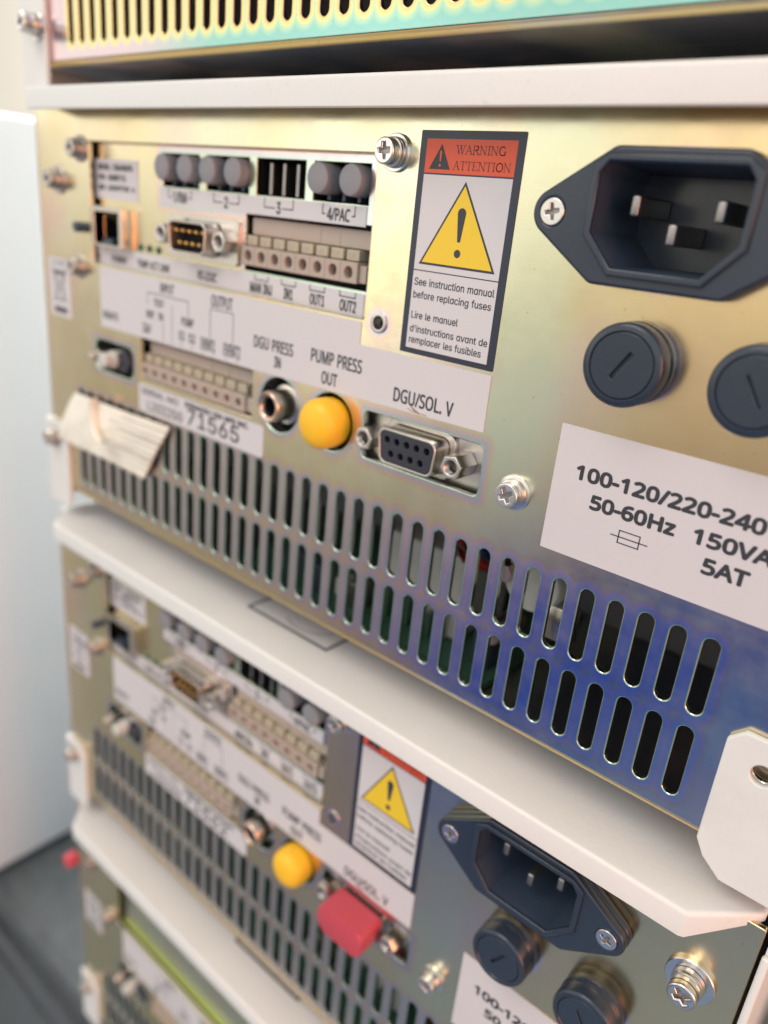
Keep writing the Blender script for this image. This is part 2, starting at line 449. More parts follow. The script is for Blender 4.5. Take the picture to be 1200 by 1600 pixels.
# ------------------------------------------------------------------ pump units
SX0, SP, SN, SR = 76.5, 6.01, 36, 1.5
ZA = (-52.6, -37.0); ZL = (-70.9, -55.6)
zinc('zinc_panel', rows=[(SX0, SP, SN, *ZA, SR), (SX0 - .2, SP, SN, *ZL, SR)],
     rects=[(-8.4, 24.3, -26.4, -15.4), (-124, -102.5, -28, -18.4)], discs=[(-37.2, -20.8, 7), (-18.9, -20.7, 7), (-6.6, 4.6, 1.6), (54, 7, 4.6), (75, 7, 4.6), (53.6, 30, 9.3)])
zinc('zinc_top_panel', rows=[(77.5, 5.62, 38, -70.9, -50, 1.35)], reach=9.0, pink=True,
     stops=[(0, (.75, .50, .36)), (.04, (.76, .60, .27)), (.11, (.72, .67, .31)), (.17, (.46, .64, .46)), (.30, (.28, .55, .50)), (.55, (.33, .54, .50)), (.8, (.42, .55, .44)), (1, (.52, .53, .32))])
zinc('zinc_plate', rects=[(-90.8, -15, 24, 36.5), (-82, -62, 13, 20), (-55, -14, 10, 24)])
zinc('zinc_plain')
zinc('zinc_pale', base=(.58, .63, .47), alt=(.62, .64, .50), rough=.4)
zinc('zinc_shade', base=(.20, .23, .30), alt=(.24, .25, .30), rough=.42)  # chassis floor: dark reflection of the shadowed gap put into the base colour
zinc('zinc_rose', base=(.55, .36, .27), alt=(.60, .42, .33), rough=.4)
zinc('zinc_edge', base=(.80, .60, .25), alt=(.80, .66, .34), rough=.35)

def screw(parent, x, z, r=2.55, wr=3.65, y=0., h=4.9, mat='steel', name='screw', rot=20):
    b = MB()
    k = h / 4.9
    b.lathe(x, z, [(r, y - h + 1.5 * k)] + [(r * g, y - c * k) for g, c in ((.98, 2.4), (1.1, 2.3), (1.13, 1.9), (1.0, 1.75), (1.13, 1.6), (1.16, 1.0), (1.0, .85))], mat)
    q = r * .58; w = r * .17; c, s_ = math.cos(math.radians(rot)), math.sin(math.radians(rot))
    cross = [(w, w), (q, w * .8), (q, -w * .8), (w, -w), (w * .8, -q), (-w * .8, -q), (-w, -w), (-q, -w * .8), (-q, w * .8), (-w, w), (-w * .8, q), (w * .8, q)]
    cross = [(x + a * c - bb * s_, z + a * s_ + bb * c) for a, bb in cross]
    b.curve2d([circle(x, z, r, 40), cross], y - h, y - h + 1.6 * k, mat, .42 * k, 4)
    b.lathe(x, z, [(0, y - h + 1.1 * k), (r * .62, y - h + 1.0 * k)], 'dull_steel', 16)
    o = b.build(name, parent, 42)
    b = MB(); b.lathe(x, z, [(r * .8, y - .85 * k), (wr - .15, y - .85 * k), (wr, y - .7 * k), (wr, y - .02)], mat); b.build('washer', o, 40)
    return o

def hexstud(parent, x, z, y0, y1, r=2.75, mat='nickel'):
    b = MB(); hx = [(x + r * math.cos(math.radians(60 * k + 10)), z + r * math.sin(math.radians(60 * k + 10))) for k in range(6)]
    b.curve2d([hx, circle(x, z, 1.55, 24)], y0, y1, mat, .25, 2)
    b.lathe(x, z, [(1.56, y0 + .2), (1.25, y0 + .6), (1.45, y0 + .9), (1.2, y0 + 1.2), (1.4, y0 + 1.5), (1.1, y0 + 2.2), (0, y0 + 2.3)], 'dull_steel', 20)
    return b.build('jackscrew', parent, 35)

def terminal_block(parent, xa, xb, za, zb, x0, p, n, zh, yb=0., r=1.3, right=True):
    t = MB()                                              # body of holes
    lo = x0 - p * .55; hi = x0 + p * (n - 1) + p * .55
    t.curve2d([rect(lo, hi, zh - 2.4, zh + 2.15, .2)] + [circle(x0 + p * k, zh - .15, r, 20) for k in range(n)], yb, yb + 2.4, 'beige_plastic', .12, 1)
    for k in range(n):
        t.lathe(x0 + p * k, zh - .15, [(r * 1.0, yb + 2.3), (r * .9, yb + 5), (0, yb + 5)], 'void', 16)
        t.box(x0 + p * (k - .5) - .06, x0 + p * (k - .5) + .06, yb - .06, yb + .2, zh - 2.2, zh + 2.0, 'dull_steel')
    t.box(lo, hi, yb + 2.4, yb + 9, zh - 2.4, zh + 2.15, 'beige_plastic')
    if right:
        t.box(hi + .02, xb - .3, yb + .8, yb + 9, zh - 2.2, zh + 1.6, 'beige_plastic', .2)
    t.box(xa + .4, lo - .02, yb + 2.6, yb + 9, zh - 2.0, zh + 1.2, 'beige_plastic', .2)
    o = t.build('terminal_block', parent)
    for k in range(n):
        q = MB(); q.box(x0 + p * k - p * .39, x0 + p * k + p * .39, yb + 1.2, yb + 6, zh + 2.35, zh + 4.7, 'pale_button', .2)
        q.box(x0 + p * k - p * .25, x0 + p * k + p * .1, yb + 1.13, yb + 1.25, zh + 3.0, zh + 4.1, 'beige_plastic')
        q.build('release_button', o)
    q = MB(); q.box(xa + 1.0, xb - .5, yb + 2.4, yb + 8.5, zh + 4.9, zb - 1.1, 'beige_plastic', .25)
    for fr in (.6, .75): q.box(xa + (xb - xa) * fr, xa + (xb - xa) * fr + .12, yb + 2.33, yb + 2.5, zh + 5.1, zb - 1.3, 'dull_steel')
    q.build('cover_strip', o)
    return o

def d_connector(parent, cx, cz, y_front, y_back, female, plate=None, name='data_socket'):
    b = MB()
    hw, hh = 8.2, 4.05
    if plate:
        b.curve2d([rect(*plate, .5), dshape(cx, cz, hw + .9, hh + .9, 2.2)], y_back, y_back + .8, 'nickel', .1, 1)
        b.box(plate[0], plate[1], y_back + 3, y_back + 3.5, plate[2], plate[3], 'pale_block')
    else:
        b.curve2d([rect(cx - 15, cx + 15, cz - 5.6, cz + 5.6, 1.2), dshape(cx, cz, hw + .3, hh + .3, 1.8)], y_back - .8, y_back, 'nickel', .15, 1)
    o = b.build(name, parent, 30)
    b = MB()
    b.curve2d([dshape(cx, cz, hw, hh, 2.0), dshape(cx, cz, hw - .55, hh - .55, 1.6)], y_front, y_back + 3, 'nickel', .18, 2)
    if plate:   # flared root of the shell
        b.curve2d([dshape(cx, cz, hw + 1.6, hh + 1.4, 2.6), dshape(cx, cz, hw + .02, hh + .02, 2.0)], y_back - 1.0, y_back + .1, 'nickel', .3, 2)
    b.build('shell', o, 35)
    b = MB(); xs = [(cx - 5.5 + 2.76 * k, cz + 1.5) for k in range(5)] + [(cx - 4.12 + 2.76 * k, cz - 1.5) for k in range(4)]
    if female:
        b.curve2d([dshape(cx, cz, hw - .6, hh - .6, 1.6)] + [circle(x, z, .78, 16) for x, z in xs], y_front + .15, y_front + 1.6, 'dark_insert', .14, 1)
        for x, z in xs: b.lathe(x, z, [(.78, y_front + 1.5), (.5, y_front + 3), (0, y_front + 3)], 'dull_steel', 12)
        b.build('insert', o, 30)
    else:
        b.prism(dshape(cx, cz, hw - .56, hh - .56, 1.6), y_front + 5.0, y_front + 6, 'void'); b.build('insert', o)
        for x, z in xs:
            b = MB(); b.lathe(x, z, [(0, y_front + .6), (.3, y_front + .7), (.5, y_front + 1.3), (.5, y_front + 5)], 'brass', 12); b.build('pin', o)
    hexstud(o, cx - 12.35, cz, y_front - .2 if female else y_front + .6, y_back)
    hexstud(o, cx + 12.35, cz, y_front - .2 if female else y_front + .6, y_back)
    return o

# serif capitals for the warning heading, drawn as strokes in a 1 x 1 box
def serif(b, word, x0, z0, w, h, mat='ink', y=-.2):
    T, t = .13, .06
    def ser(x, z): return [((x - .14, z), (x + .14, z), t)]
    def arc(cx, cz, rx, rz, a0, a1, n=10, wd=T):
        p = [(cx + rx * math.cos(math.radians(a0 + (a1 - a0) * k / n)), cz + rz * math.sin(math.radians(a0 + (a1 - a0) * k / n))) for k in range(n + 1)]
        return [(p[k], p[k + 1], wd) for k in range(n)]
    G = {'W': (1.25, [((.12, 1), (.40, 0), T), ((.40, 0), (.62, .95), t), ((.62, .95), (.86, 0), T), ((.86, 0), (1.12, 1), t)] + ser(.12, 1) + ser(.62, 1) + ser(1.12, 1)),
         'A': (.95, [((.12, 0), (.46, 1), t), ((.46, 1), (.82, 0), T), ((.25, .36), (.68, .36), t)] + ser(.12, 0) + ser(.82, 0)),
         'R': (.90, [((.18, 0), (.18, 1), T), ((.18, 1), (.5, 1), t), ((.18, .5), (.5, .5), t), ((.45, .5), (.80, 0), T)] + arc(.5, .75, .22, .25, -90, 90) + ser(.18, 0) + ser(.84, 0)),
         'N': (1.0, [((.16, 0), (.16, 1), t), ((.16, 1), (.82, 0), T), ((.82, 0), (.82, 1), t)] + ser(.16, 0) + ser(.12, 1) + ser(.82, 1)),
         'I': (.46, [((.23, 0), (.23, 1), T)] + ser(.23, 0) + ser(.23, 1)),
         'G': (1.0, arc(.52, .5, .40, .5, 50, 320, 14) + [((.84, .02), (.84, .42), T)] + ser(.82, .42)),
         'T': (.85, [((.42, 0), (.42, 1), T), ((.06, 1), (.78, 1), t), ((.06, 1), (.06, .78), t), ((.78, 1), (.78, .78), t)] + ser(.42, 0)),
         'E': (.82, [((.18, 0), (.18, 1), T), ((.08, 1), (.70, 1), t), ((.08, 0), (.72, 0), t), ((.18, .52), (.56, .52), t), ((.70, 1), (.70, .80), t), ((.72, 0), (.72, .22), t)]),
         'O': (1.02, arc(.51, .5, .40, .5, 0, 360, 20))}
    tot = sum(G[c][0] for c in word); x = 0.
    for c in word:
        gw, st = G[c]
        for (a, e, wd) in st:
            pa = (x0 + (x + a[0]) / tot * w, z0 + a[1] * h); pe = (x0 + (x + e[0]) / tot * w, z0 + e[1] * h)
            b.line([pa, pe], wd * h * .9, y, mat)
        x += gw

def panel_part(root, name, top=False):
    loops = [rect(-153.6, 98.9, -74.8, 50.0, .4)]
    if not top:
        loops += [rect(-123.6, -11.2, 4.6, 38.3, .4), rect(-123.6, -102.6, -27.9, -18.4, 3.), rect(-98.6, -47.7, -26.3, -14.05), circle(-37.2, -20.8, 7, 40), circle(-18.9, -20.7, 7, 40),
                  rect(-8.4, 24.3, -26.4, -15.4, 1.3), circle(-6.6, 4.6, 1.5, 24), rect(40.4, 66.8, 20.8, 39.2, .5), circle(54, 7, 5, 24), circle(75, 7, 5, 24), circle(90.4, -57.3, 1.9, 24)]
        loops += [slot(SX0 - SP * k, *ZA, SR) for k in range(SN)] + [slot(SX0 - .2 - SP * k, *ZL, SR) for k in range(SN)]
    else:
        loops += [slot(77.5 - 5.62 * k, -70.9, -50, 1.35) for k in range(38)]
    b = MB(); b.curve2d(loops, 0, 1.3, 'zinc_top_panel' if top else 'zinc_panel', .28, 2)
    return b.build(name, root)

def make_cover(root):
    """white lid: flat top, lip folded down over the back with cut corners"""
    b = MB(); mi = b.mi('white_paint')
    outer = [(-153.4, 380), (-153.4, 3.0), (-152.9, 2.1), (-142.6, -8.2), (-141.6, -8.6), (86.4, -8.6), (87.4, -8.2), (97.4, 1.8), (97.9, 2.9), (97.9, 380)]
    def off(o):
        n = len(outer); res = []
        for i, p in enumerate(outer):
            a = Vector(outer[max(i - 1, 0)]); c = Vector(outer[min(i + 1, n - 1)]); q = Vector(p)
            d1 = (q - a).normalized() if i > 0 else (c - q).normalized(); d2 = (c - q).normalized() if i < n - 1 else d1
            n1 = Vector((-d1.y, d1.x)); n2 = Vector((-d2.y, d2.x)); mm = (n1 + n2).normalized(); k = 1 / max(.4, mm.dot(n1))
            res.append(q + mm * o * k)
        return res
    prof = [(1.1, 50.3), (1.1, 45.7), (.9, 45.5), (.25, 45.5), (.0, 45.75), (0, 50.6), (.1, 51.0), (.3, 51.3), (.6, 51.45), (1.0, 51.5)]
    rings = []
    drop = lambda p: 1.0 if p[1] < -8 else .12
    for o, z in prof: rings.append([b.v(p.x, p.y, z if z > 49.9 else 50.0 - (50.0 - z) * drop(q)) for p, q in zip(off(o), outer)])
    for A, Bq in zip(rings, rings[1:]):
        for k in range(len(outer) - 1): b.f([A[k], A[k + 1], Bq[k + 1], Bq[k]], mi, True)
    b.f(rings[-1][:], mi); b.f(rings[0][::-1], mi)
    o = b.build('top_cover', root, 40)
    # knock-out outline stamped in the lid
    g = MB(); mg = 'dull_steel'
    def hl(pts, w):
        for (xa, ya), (xb, yb) in zip(pts, pts[1:]):
            d = Vector((xb - xa, yb - ya)).normalized(); n = Vector((-d.y, d.x)) * w / 2; d *= w / 2
            q = [g.v(xa - d.x + n.x, ya - d.y + n.y, 51.56), g.v(xa - d.x - n.x, ya - d.y - n.y, 51.56), g.v(xb + d.x - n.x, yb + d.y - n.y, 51.56), g.v(xb + d.x + n.x, yb + d.y + n.y, 51.56)]
            g.f(q, g.mi('ink'))
    hl([(-51.6, 26), (-51.6, 5.2), (-19.2, 5.2), (-19.2, 26)], 1.0)
    hl([(-33 + 10 * math.cos(a), 16 - 8.5 * math.sin(a)) for a in [math.radians(20 + 12 * k) for k in range(10)]], .3)
    g.build('knockout_outline', o)
    return o

def make_side(root, sgn):
    b = MB()
    if sgn > 0:
        poly = [(83.4, -53.2), (86.0, -50.6), (101.1, -50.6), (101.1, -82), (89.0, -82), (85.2, -78.8), (83.4, -75.6)]
        b.curve2d([poly, circle(90.4, -57.3, 2.0, 28)], -1.5, -.05, 'white_paint', .3, 3)
        b.box(99.9, 101.1, -.04, 380, -82, 50.2, 'white_paint'); b.box(99.6, 101.1, -1.5, -.05, -50.5, 45.3, 'white_paint', .5, 3)
    else:
        poly = [(-155.9, -51.5), (-147, -51.5), (-142.6, -56.5), (-142.6, -81), (-144, -82), (-155.9, -82)]
        b.curve2d([poly], -1.5, -.05, 'white_paint', .3, 3)
        b.box(-155.9, -154.7, 2.0, 380, -82, 50.2, 'white_paint')
    return b.build('side_panel', root, 40)

def make_chassis(root):
    b = MB(); mi = b.mi('zinc_edge')
    prof = [(.0, -74.82), (.15, -75.3), (.5, -75.75), (1.0, -76.0), (1.6, -76.05)]
    A = [b.v(-153.4, y, z) for y, z in prof]; C = [b.v(98.7, y, z) for y, z in prof]
    for i in range(len(prof) - 1): b.f([A[i + 1], A[i], C[i], C[i + 1]], mi, True)
    mr = b.mi('zinc_rose')
    pe = [(-153.55, .05), (-154.3, .1), (-155.1, .4), (-155.6, 1.0), (-155.7, 1.9)]
    A = [b.v(x, y, -50.8) for x, y in pe]; C = [b.v(x, y, 45.2) for x, y in pe]
    for i in range(len(pe) - 1): b.f([A[i], C[i], C[i + 1], A[i + 1]], mr, True)
    b.box(-153.4, 98.7, 1.6, 376, -76.05, -75.0, 'zinc_shade')
    b.box(-153.4, 98.7, 374, 376, -75, 50, 'void')
    b.box(-153.4, 98.7, 62, 63, -74.9, 50, 'grey_rubber')
    o = b.build('chassis', root)
    for x in (-130, 76):
        for y in (45, 330):
            f = MB(); f.lathe(0, 0, [(0, 0), (8, 0), (9, 1), (9, 9.9), (0, 9.9)], 'black_plastic', 24)
            for v in f.bm.verts:   # stand it upright
                X, Y, Z = v.co; X0, Z0 = -BX * MM, -BZ * MM
                v.co = ((X - X0) + (x - BX) * MM, (Z - Z0) + y * MM, Y)
            f.build('foot', root)
    return o

def power_inlet(root):
    cx, cz = 53.6, 29.9
    H = lambda g, e=0: hull([(cx - 20, cz, 3.9 - g), (cx + 20, cz, 3.9 - g), (cx - 9.7, cz + 8.2, 2.6 - g), (cx + 9.7, cz + 8.2, 2.6 - g), (cx - 10.4, cz - 8.3, 2.6 - g), (cx + 10.4, cz - 8.3, 2.6 - g)])
    cav = lambda g: [(cx - 12.2 - g, cz + 6.6 + g), (cx - 12.2 - g, cz - 2.6 - g * .4), (cx - 7.4 - g * .4, cz - 7.9 - g), (cx + 7.4 + g * .4, cz - 7.9 - g), (cx + 12.2 + g, cz - 2.6 - g * .4), (cx + 12.2 + g, cz + 6.6 + g), (cx + 10.8, cz + 8.3 + g), (cx - 10.8, cz + 8.3 + g)]
    b = MB()
    b.curve2d([H(0), cav(.2)], -2.0, -.03, 'satin_black', .35, 2)
    b.curve2d([H(.05), cav(.2), circle(cx - 20, cz, 2.2, 28), circle(cx + 20, cz, 2.2, 28)], -4.3, -2.05, 'satin_black', .55, 3)
    b.curve2d([cav(1.3), cav(0)], -5.0, -4.0, 'satin_black', .35, 2)
    mi = b.mi('black_plastic'); a = [b.v(x, -4.2, z) for x, z in cav(.02)]; c = [b.v(x, 13, z) for x, z in cav(-.5)]
    for k in range(len(a)): b.f([a[k], a[(k + 1) % len(a)], c[(k + 1) % len(a)], c[k]], mi)
    b.f(c[::-1], b.mi('satin_black'))
    o = b.build('power_inlet', root, 32)
    for x, z in ((cx - 7, cz + 2.1), (cx, cz - 1.9), (cx + 7, cz + 2.1)):
        q = MB(); q.box(x - .8, x + .8, -.8, 13, z - 1.7, z + 1.7, 'dull_steel', .45, 3); q.build('blade', o, 40)
    for sx, ro in ((-20, 12), (20, -25)):
        x = cx + sx; q = MB(); r = 2.28; w, L_ = .36, 1.35; c_, s_ = math.cos(math.radians(ro)), math.sin(math.radians(ro))
        cr = [(w, w), (L_, w * .7), (L_, -w * .7), (w, -w), (w * .7, -L_), (-w * .7, -L_), (-w, -w), (-L_, -w * .7), (-L_, w * .7), (-w, w), (-w * .7, L_), (w * .7, L_)]
        q.curve2d([circle(x, cz, r, 36), [(x + p * c_ - t * s_, cz + p * s_ + t * c_) for p, t in cr]], -4.5, -3.6, 'steel', .2, 3)
        q.lathe(x, cz, [(0, -3.55), (1.6, -3.75)], 'dull_steel', 16); q.build('screw', o, 40)
    return o

def fuse_holder(root, cx, cz, ang, wd=.8):
    b = MB(); b.lathe(cx, cz, [(5.0, 3), (5.0, 0), (7.0, -.02), (7.1, -1.0), (7.15, -1.2), (7.15, -2.4), (6.95, -2.6), (6.9, -2.9)], 'satin_black', 56)
    o = b.build('fuse_holder', root, 45)
    b = MB(); a = math.radians(ang); c, s_ = math.cos(a), math.sin(a)
    sl = [(cx + p * c - q * s_, cz + p * s_ + q * c) for p, q in ((-2.7, -wd / 2), (2.7, -wd / 2), (2.7, wd / 2), (-2.7, wd / 2))]
    b.lathe(cx, cz, [(6.9, -2.9), (7.1, -3.1), (7.1, -5.6), (6.95, -6.1), (6.5, -6.4), (5.75, -6.4), (5.6, -6.1), (5.45, -6.0)], 'satin_black', 56)
    b.curve2d([circle(cx, cz, 5.5, 48), sl], -6.35, -5.2, 'satin_black', .15, 2)
    b.lathe(cx, cz, [(0, -5.6), (5.4, -5.6)], 'satin_black', 24)
    b.build('cap', o, 40)
    return o

def warning_sticker(root):
    b = MB()
    b.prism(rect(0, 23.85, -.2, 42.8, .3), -.16, -.01, 'label_navy')
    b.patch([(1.55, 35.2), (22.3, 35.2), (22.3, 41.3), (1.55, 41.3)], -.19, 'label_orange')
    b.patch([(1.55, .95), (22.25, .95), (22.25, 34.9), (1.55, 34.9)], -.19, 'label_white')
    b.patch([(11.95, 34.0), (2.65, 18.05), (21.2, 18.05)], -.22, 'ink')
    b.patch([(11.95, 33.2), (3.4, 18.5), (20.45, 18.5)], -.25, 'label_yellow')
    ex = [(11.0, 28.0)] + [(11.95 + .98 * math.cos(a), 28.3 + .98 * math.sin(a)) for a in [math.pi - math.pi * k / 8 for k in range(9)]] + [(12.9, 28.0), (12.3, 23.0), (11.6, 23.0)]
    b.patch(ex[1:], -.28, 'ink'); b.patch(circle(11.95, 20.85, .78, 20), -.28, 'ink')
    b.patch([(5.3, 40.4), (2.65, 35.9), (7.75, 35.9)], -.22, 'ink')
    b.patch([(5.0, 39.0), (5.25, 39.35), (5.5, 39.0), (5.38, 37.3), (5.12, 37.3)], -.25, 'label_orange'); b.patch(circle(5.25, 36.6, .26, 12), -.25, 'label_orange')
    serif(b, 'WARNING', 8.75, 38.75, 11.3, 1.45, 'ink', -.22); serif(b, 'ATTENTION', 8.4, 36.0, 13.1, 1.45, 'ink', -.22)
    b.line([(1.6, 16.8), (22.2, 16.8)], .2, -.22)
    for s, x, z, w, h in (('See instruction m\u0251nu\u0251l', 2.1, 13.8, 19.7, 1.55), ('before repl\u0251cing fuses', 2.15, 10.85, 19.3, 1.9), ('Lire le m\u0251nuel', 2.2, 7.1, 12.0, 1.5),
                          ("d'instructions \u0251v\u0251nt de", 2.2, 4.3, 19.6, 1.5), ('rempl\u0251cer les fusibles', 2.25, 1.65, 18.4, 1.9)):
        b.text(s, x, z, w, h, 'ink', -.22, .008)
    return b.build('warning_sticker', root)

def big_legend(root):
    b = MB()
    b.prism([(-119.6, 3.9), (-11.6, 4.0), (-11.6, -1.0), (23.8, -1.0), (23.8, -12.6), (-47.5, -13.7), (-119.4, -14.0)][::-1], -.15, -.01, 'label_white')
    T = lambda s, x, z, w, h, bo=.025: b.text(s, x, z, w, h, 'ink', -.18, bo)
    T('DGU PRESS', -47.4, -7.8, 14.5, 3.1, .034); T('IN', -39.5, -11.5, 2.4, 2.8, .034)
    T('PUMP PRESS', -26.7, -7.5, 16.4, 3.2, .034); T('OUT', -22.8, -12.1, 5.2, 3.1, .034)
    T('DGU/SOL. V', -.4, -11.4, 16.2, 3.2, .034)
    T('INPUT', -88.1, .3, 6.6, 2.7); T('OUTPUT', -65, -.3, 8.8, 3.2)
    b.line([(-94.3, -3.6), (-94.3, -.5), (-75, -.5), (-75, -4.6)], .22, -.18); b.line([(-65.3, -8.6), (-65.3, -.9), (-55.8, -.9), (-55.8, -8.6)], .22, -.18)
    T('TEST', -91.2, -3.9, 5, 2.1); T('BUSY', -94.8, -7.6, 3.7, 2.2); T('IN', -89, -7.4, 2.2, 2.0); T('24V', -96.9, -12.2, 4.1, 2.9)
    for x, za in ((-86.8, -5.7), (-82.5, -2.6), (-78.2, -11.8), (-73.4, -11.9), (-68.2, -12.6), (-63.8, -12.4), (-58.4, -12.4), (-53.8, -12.4)): b.line([(x, za), (x, -13.2)], .18, -.18)
    T('PUMP', -78, -7.3, 5.4, 2.4); T('S1', -79.3, -11.4, 2.8, 2.6); T('S2', -74.8, -11.5, 3.0, 2.6)
    T('EVENT1', -69.2, -12.2, 6.1, 3.2); T('EVENT2', -59.5, -12.1, 6.8, 3.3); T('REMOTE', -118.1, -11.3, 8.2, 2.4)
    b.line([(4.6, -11.3), (5.6, -12.0), (7.0, -12.5)], .32, -.2, 'scuff'); b.line([(3.9, -12.1), (5.0, -12.45), (9.2, -12.55)], .16, -.205, 'scuff')
    return b.build('panel_legend', root)

def plate_legends(root):
    y0 = 2.5
    b = MB(); b.prism(rect(-91.2, -15.0, 23.7, 27.9), y0 - .15, y0 - .01, 'label_white')
    for k, (xa, xb, s, w) in enumerate(((-90.4, -74.3, '1/RM', 6.0), (-71.3, -54.4, '2', 1.6), (-51.7, -34.7, '3', 1.6), (-32, -14.8, '4/PAC', 7.2))):
        c = (xa + xb) / 2; b.text(s, c - w / 2, 24.3, w, 2.8, 'ink', y0 - .18, .04)
        for q in (-1, 1): b.line([(c + q * 5, 27.7), (c + q * 5, 25.6), (c + q * (w / 2 + .6), 25.6)], .28, y0 - .18)
    b.build('port_legend', root)
    b = MB(); b.prism(rect(-128.5, -13.6, 2.5, 9.6), y0 - .15, y0 - .01, 'label_white')
    for s, x, w in (('MAN INJ', -52.6, 8.3), ('IN1', -40, 3.3), ('OUT1', -30.9, 5.0), ('OUT2', -21, 5.2)): b.text(s, x, 5.1, w, 2.7, 'ink', y0 - .18, .04)
    for x in (-50.8, -40.9, -31, -21.2): b.line([(x, 9.5), (x, 8.4), (x + 4.9, 8.4), (x + 4.9, 9.5)], .28, y0 - .18)
    for s, x, w, h in (('SW', -126.4, 3, 1.8), ('ETHERNET', -116.6, 8.4, 2.0), ('TEMP ACT LINK', -103, 16, 2.2), ('RS-232C', -74.2, 8.2, 2.4)): b.text(s, x, 5.6, w, h, 'ink', y0 - .18, .04)
    b.build('terminal_legend', root)
    b = MB(); b.prism(rect(-124.3, -102, 23.2, 34.0), y0 - .15, y0 - .01, 'label_white')
    for s, z, w in (('MODEL  COM-0647A', 31.0, 18.2), ('P/N  0698712', 28.2, 14.5), ('S/N  L20207760  A', 25.4, 19)): b.text(s, -122.6, z, w, 1.8, 'ink', y0 - .18, .05)
    b.build('model_sticker', root)

def serial_sticker(root, number):
    b = MB(); b.prism(rect(-99.6, -42.5, -36.3, -27.7, .9), -.15, -.01, 'label_white')
    b.text('SERIAL NO', -98.1, -30.7, 18.5, 2.0, 'ink', -.18, .02); b.text('L202250', -94.9, -35.2, 17.3, 3.0, 'ink', -.18, .02)
    b.text('SHIMADZU USA MFG INC.', -76.4, -30.0, 28, 1.6, 'ink', -.18, .05); b.text(number, -75.2, -35.0, 23, 4.7, 'ink', -.18, .035)
    return b.build('serial_sticker', root)

def disposal_sticker(root):
    b = MB(); b.prism(rect(-150.6, -137.4, -14.8, 3.6), -.15, -.01, 'label_white')
    b.text('PUMP', -147.5, 1.4, 7, 1.4, 'grey_ink', -.18)
    b.line([(-147, -1.2), (-145.8, -9.5), (-142.2, -9.5), (-141, -1.2), (-147, -1.2)], .45, -.18, 'ink'); b.line([(-147.6, -.6), (-140.4, -.6)], .7, -.18)
    b.line([(-148, .2), (-140, -10)], .45, -.18); b.line([(-140, .2), (-148, -10)], .45, -.18)
    b.patch(rect(-148, -140, -13.6, -11.8), -.18, 'ink')
    return b.build('disposal_sticker', root)

def rating_sticker(root):
    b = MB(); b.prism(rect(40.75, 97.0, -31.7, -6.4), -.15, -.01, 'label_white')
    T = lambda s, x, z, w, h: b.text(s, x, z, w, h, 'ink', -.18, .075, 1)
    T('100-120/220-240V', 45.3, -16.2, 37.2, 3.0); T('50-60Hz', 49.2, -21.1, 16.4, 3.0); T('150VA', 68.7, -21.1, 13.4, 3.0); T('5AT', 71.4, -25.9, 7.9, 3.1)
    b.line([(55.9, -25.55), (55.9, -23.15), (59.9, -23.15), (59.9, -25.55), (55.9, -25.55)], .22, -.18); b.line([(54.4, -24.4), (61.4, -24.4)], .22, -.18)
    return b.build('rating_sticker', root)

def optical_port(root, xa, xb, plugged):
    b = MB(); z0, z1, y = 28.2, 36.4, 2.5; c = (xa + xb) / 2
    mi = b.mi('void')
    fr = [b.v(x, y + 1.2, z) for x, z in ((xa, z0), (xb, z0), (xb, z1), (xa, z1))]; bk = [b.v(x, y + 9, z) for x, z in ((xa, z0), (xb, z0), (xb, z1), (xa, z1))]
    for k in range(4): b.f([fr[(k + 1) % 4], fr[k], bk[k], bk[(k + 1) % 4]], mi)
    b.f(bk, mi)
    for q in (-4.9, -.3, 4.4): b.box(c + q - .5, c + q + .5, y + 1.5, y + 8.9, z0 + .3, z1 - .8, 'dull_steel' if not plugged else 'black_plastic', .1)
    o = b.build('optical_port', root)
    if plugged:
        for q in (-5, 5):
            p = MB(); p.lathe(c + q, 32.9, [(0, -.2), (2.9, -.2), (3.2, .0), (3.3, .4), (3.3, 6), (2.4, 6.2), (2.4, 10)], 'grey_rubber', 36); p.build('dust_plug', o, 40)
    return o

def network_jack(root):
    b = MB(); y = -.8
    b.curve2d([rect(-121.6, -105.6, 9.9, 21.0, .3), rect(-120.6, -107.6, 10.6, 19.6)], y, 2.6, 'nickel', .12, 1)
    mi = b.mi('void'); R_ = rect(-120.6, -107.6, 10.6, 19.6); a = [b.v(x, y + .2, z) for x, z in R_]; c = [b.v(x, 12, z) for x, z in R_]
    for k in range(4): b.f([a[(k + 1) % 4], a[k], c[k], c[(k + 1) % 4]], mi)
    b.f(c, mi)
    b.box(-117, -112, y + .6, 6, 10.7, 12.2, 'black_plastic')
    for k in range(8): b.tube([(-118.0 + 1.1 * k, y + 1.6, 19.2), (-118.0 + 1.1 * k, 7, 16.2)], .22, 'brass', 6)
    b.build('network_jack', root, 30)
    b = MB(); b.lathe(-127.2, 14.4, [(0, -3.4), (1.3, -3.4), (1.5, -3.2), (1.5, 2.6)], 'black_plastic', 20); b.build('push_button', root, 40)
    for x in (-101.3, -96.9, -92.4):
        b = MB(); b.lathe(x, 11.2, [(0, 1.7), (.6, 1.8), (1.0, 2.2), (1.0, 2.6)], 'led_lens', 16); b.build('status_light', root)

def remote_connector(root):
    b = MB(); b.box(-123, -103, 4, 9, -28, -18.5, 'void')
    b.lathe(-107.6, -23.2, [(0, -.6), (3.0, -.6), (3.2, -.3), (3.2, 4.2)], 'dark_insert', 24)
    b.lathe(-112.4, -23.2, [(0, -4.8), (1.9, -4.8), (2.3, -4.4), (2.3, -1.6), (2.7, -1.4), (2.7, 4.2)], 'pale_block', 24)
    b.lathe(-119.6, -23.2, [(0, -4.6), (1.0, -4.6), (1.3, -4.2), (1.3, -2), (1.9, -2), (1.9, 4.2)], 'nickel', 20)
    return b.build('remote_connector', root, 40)

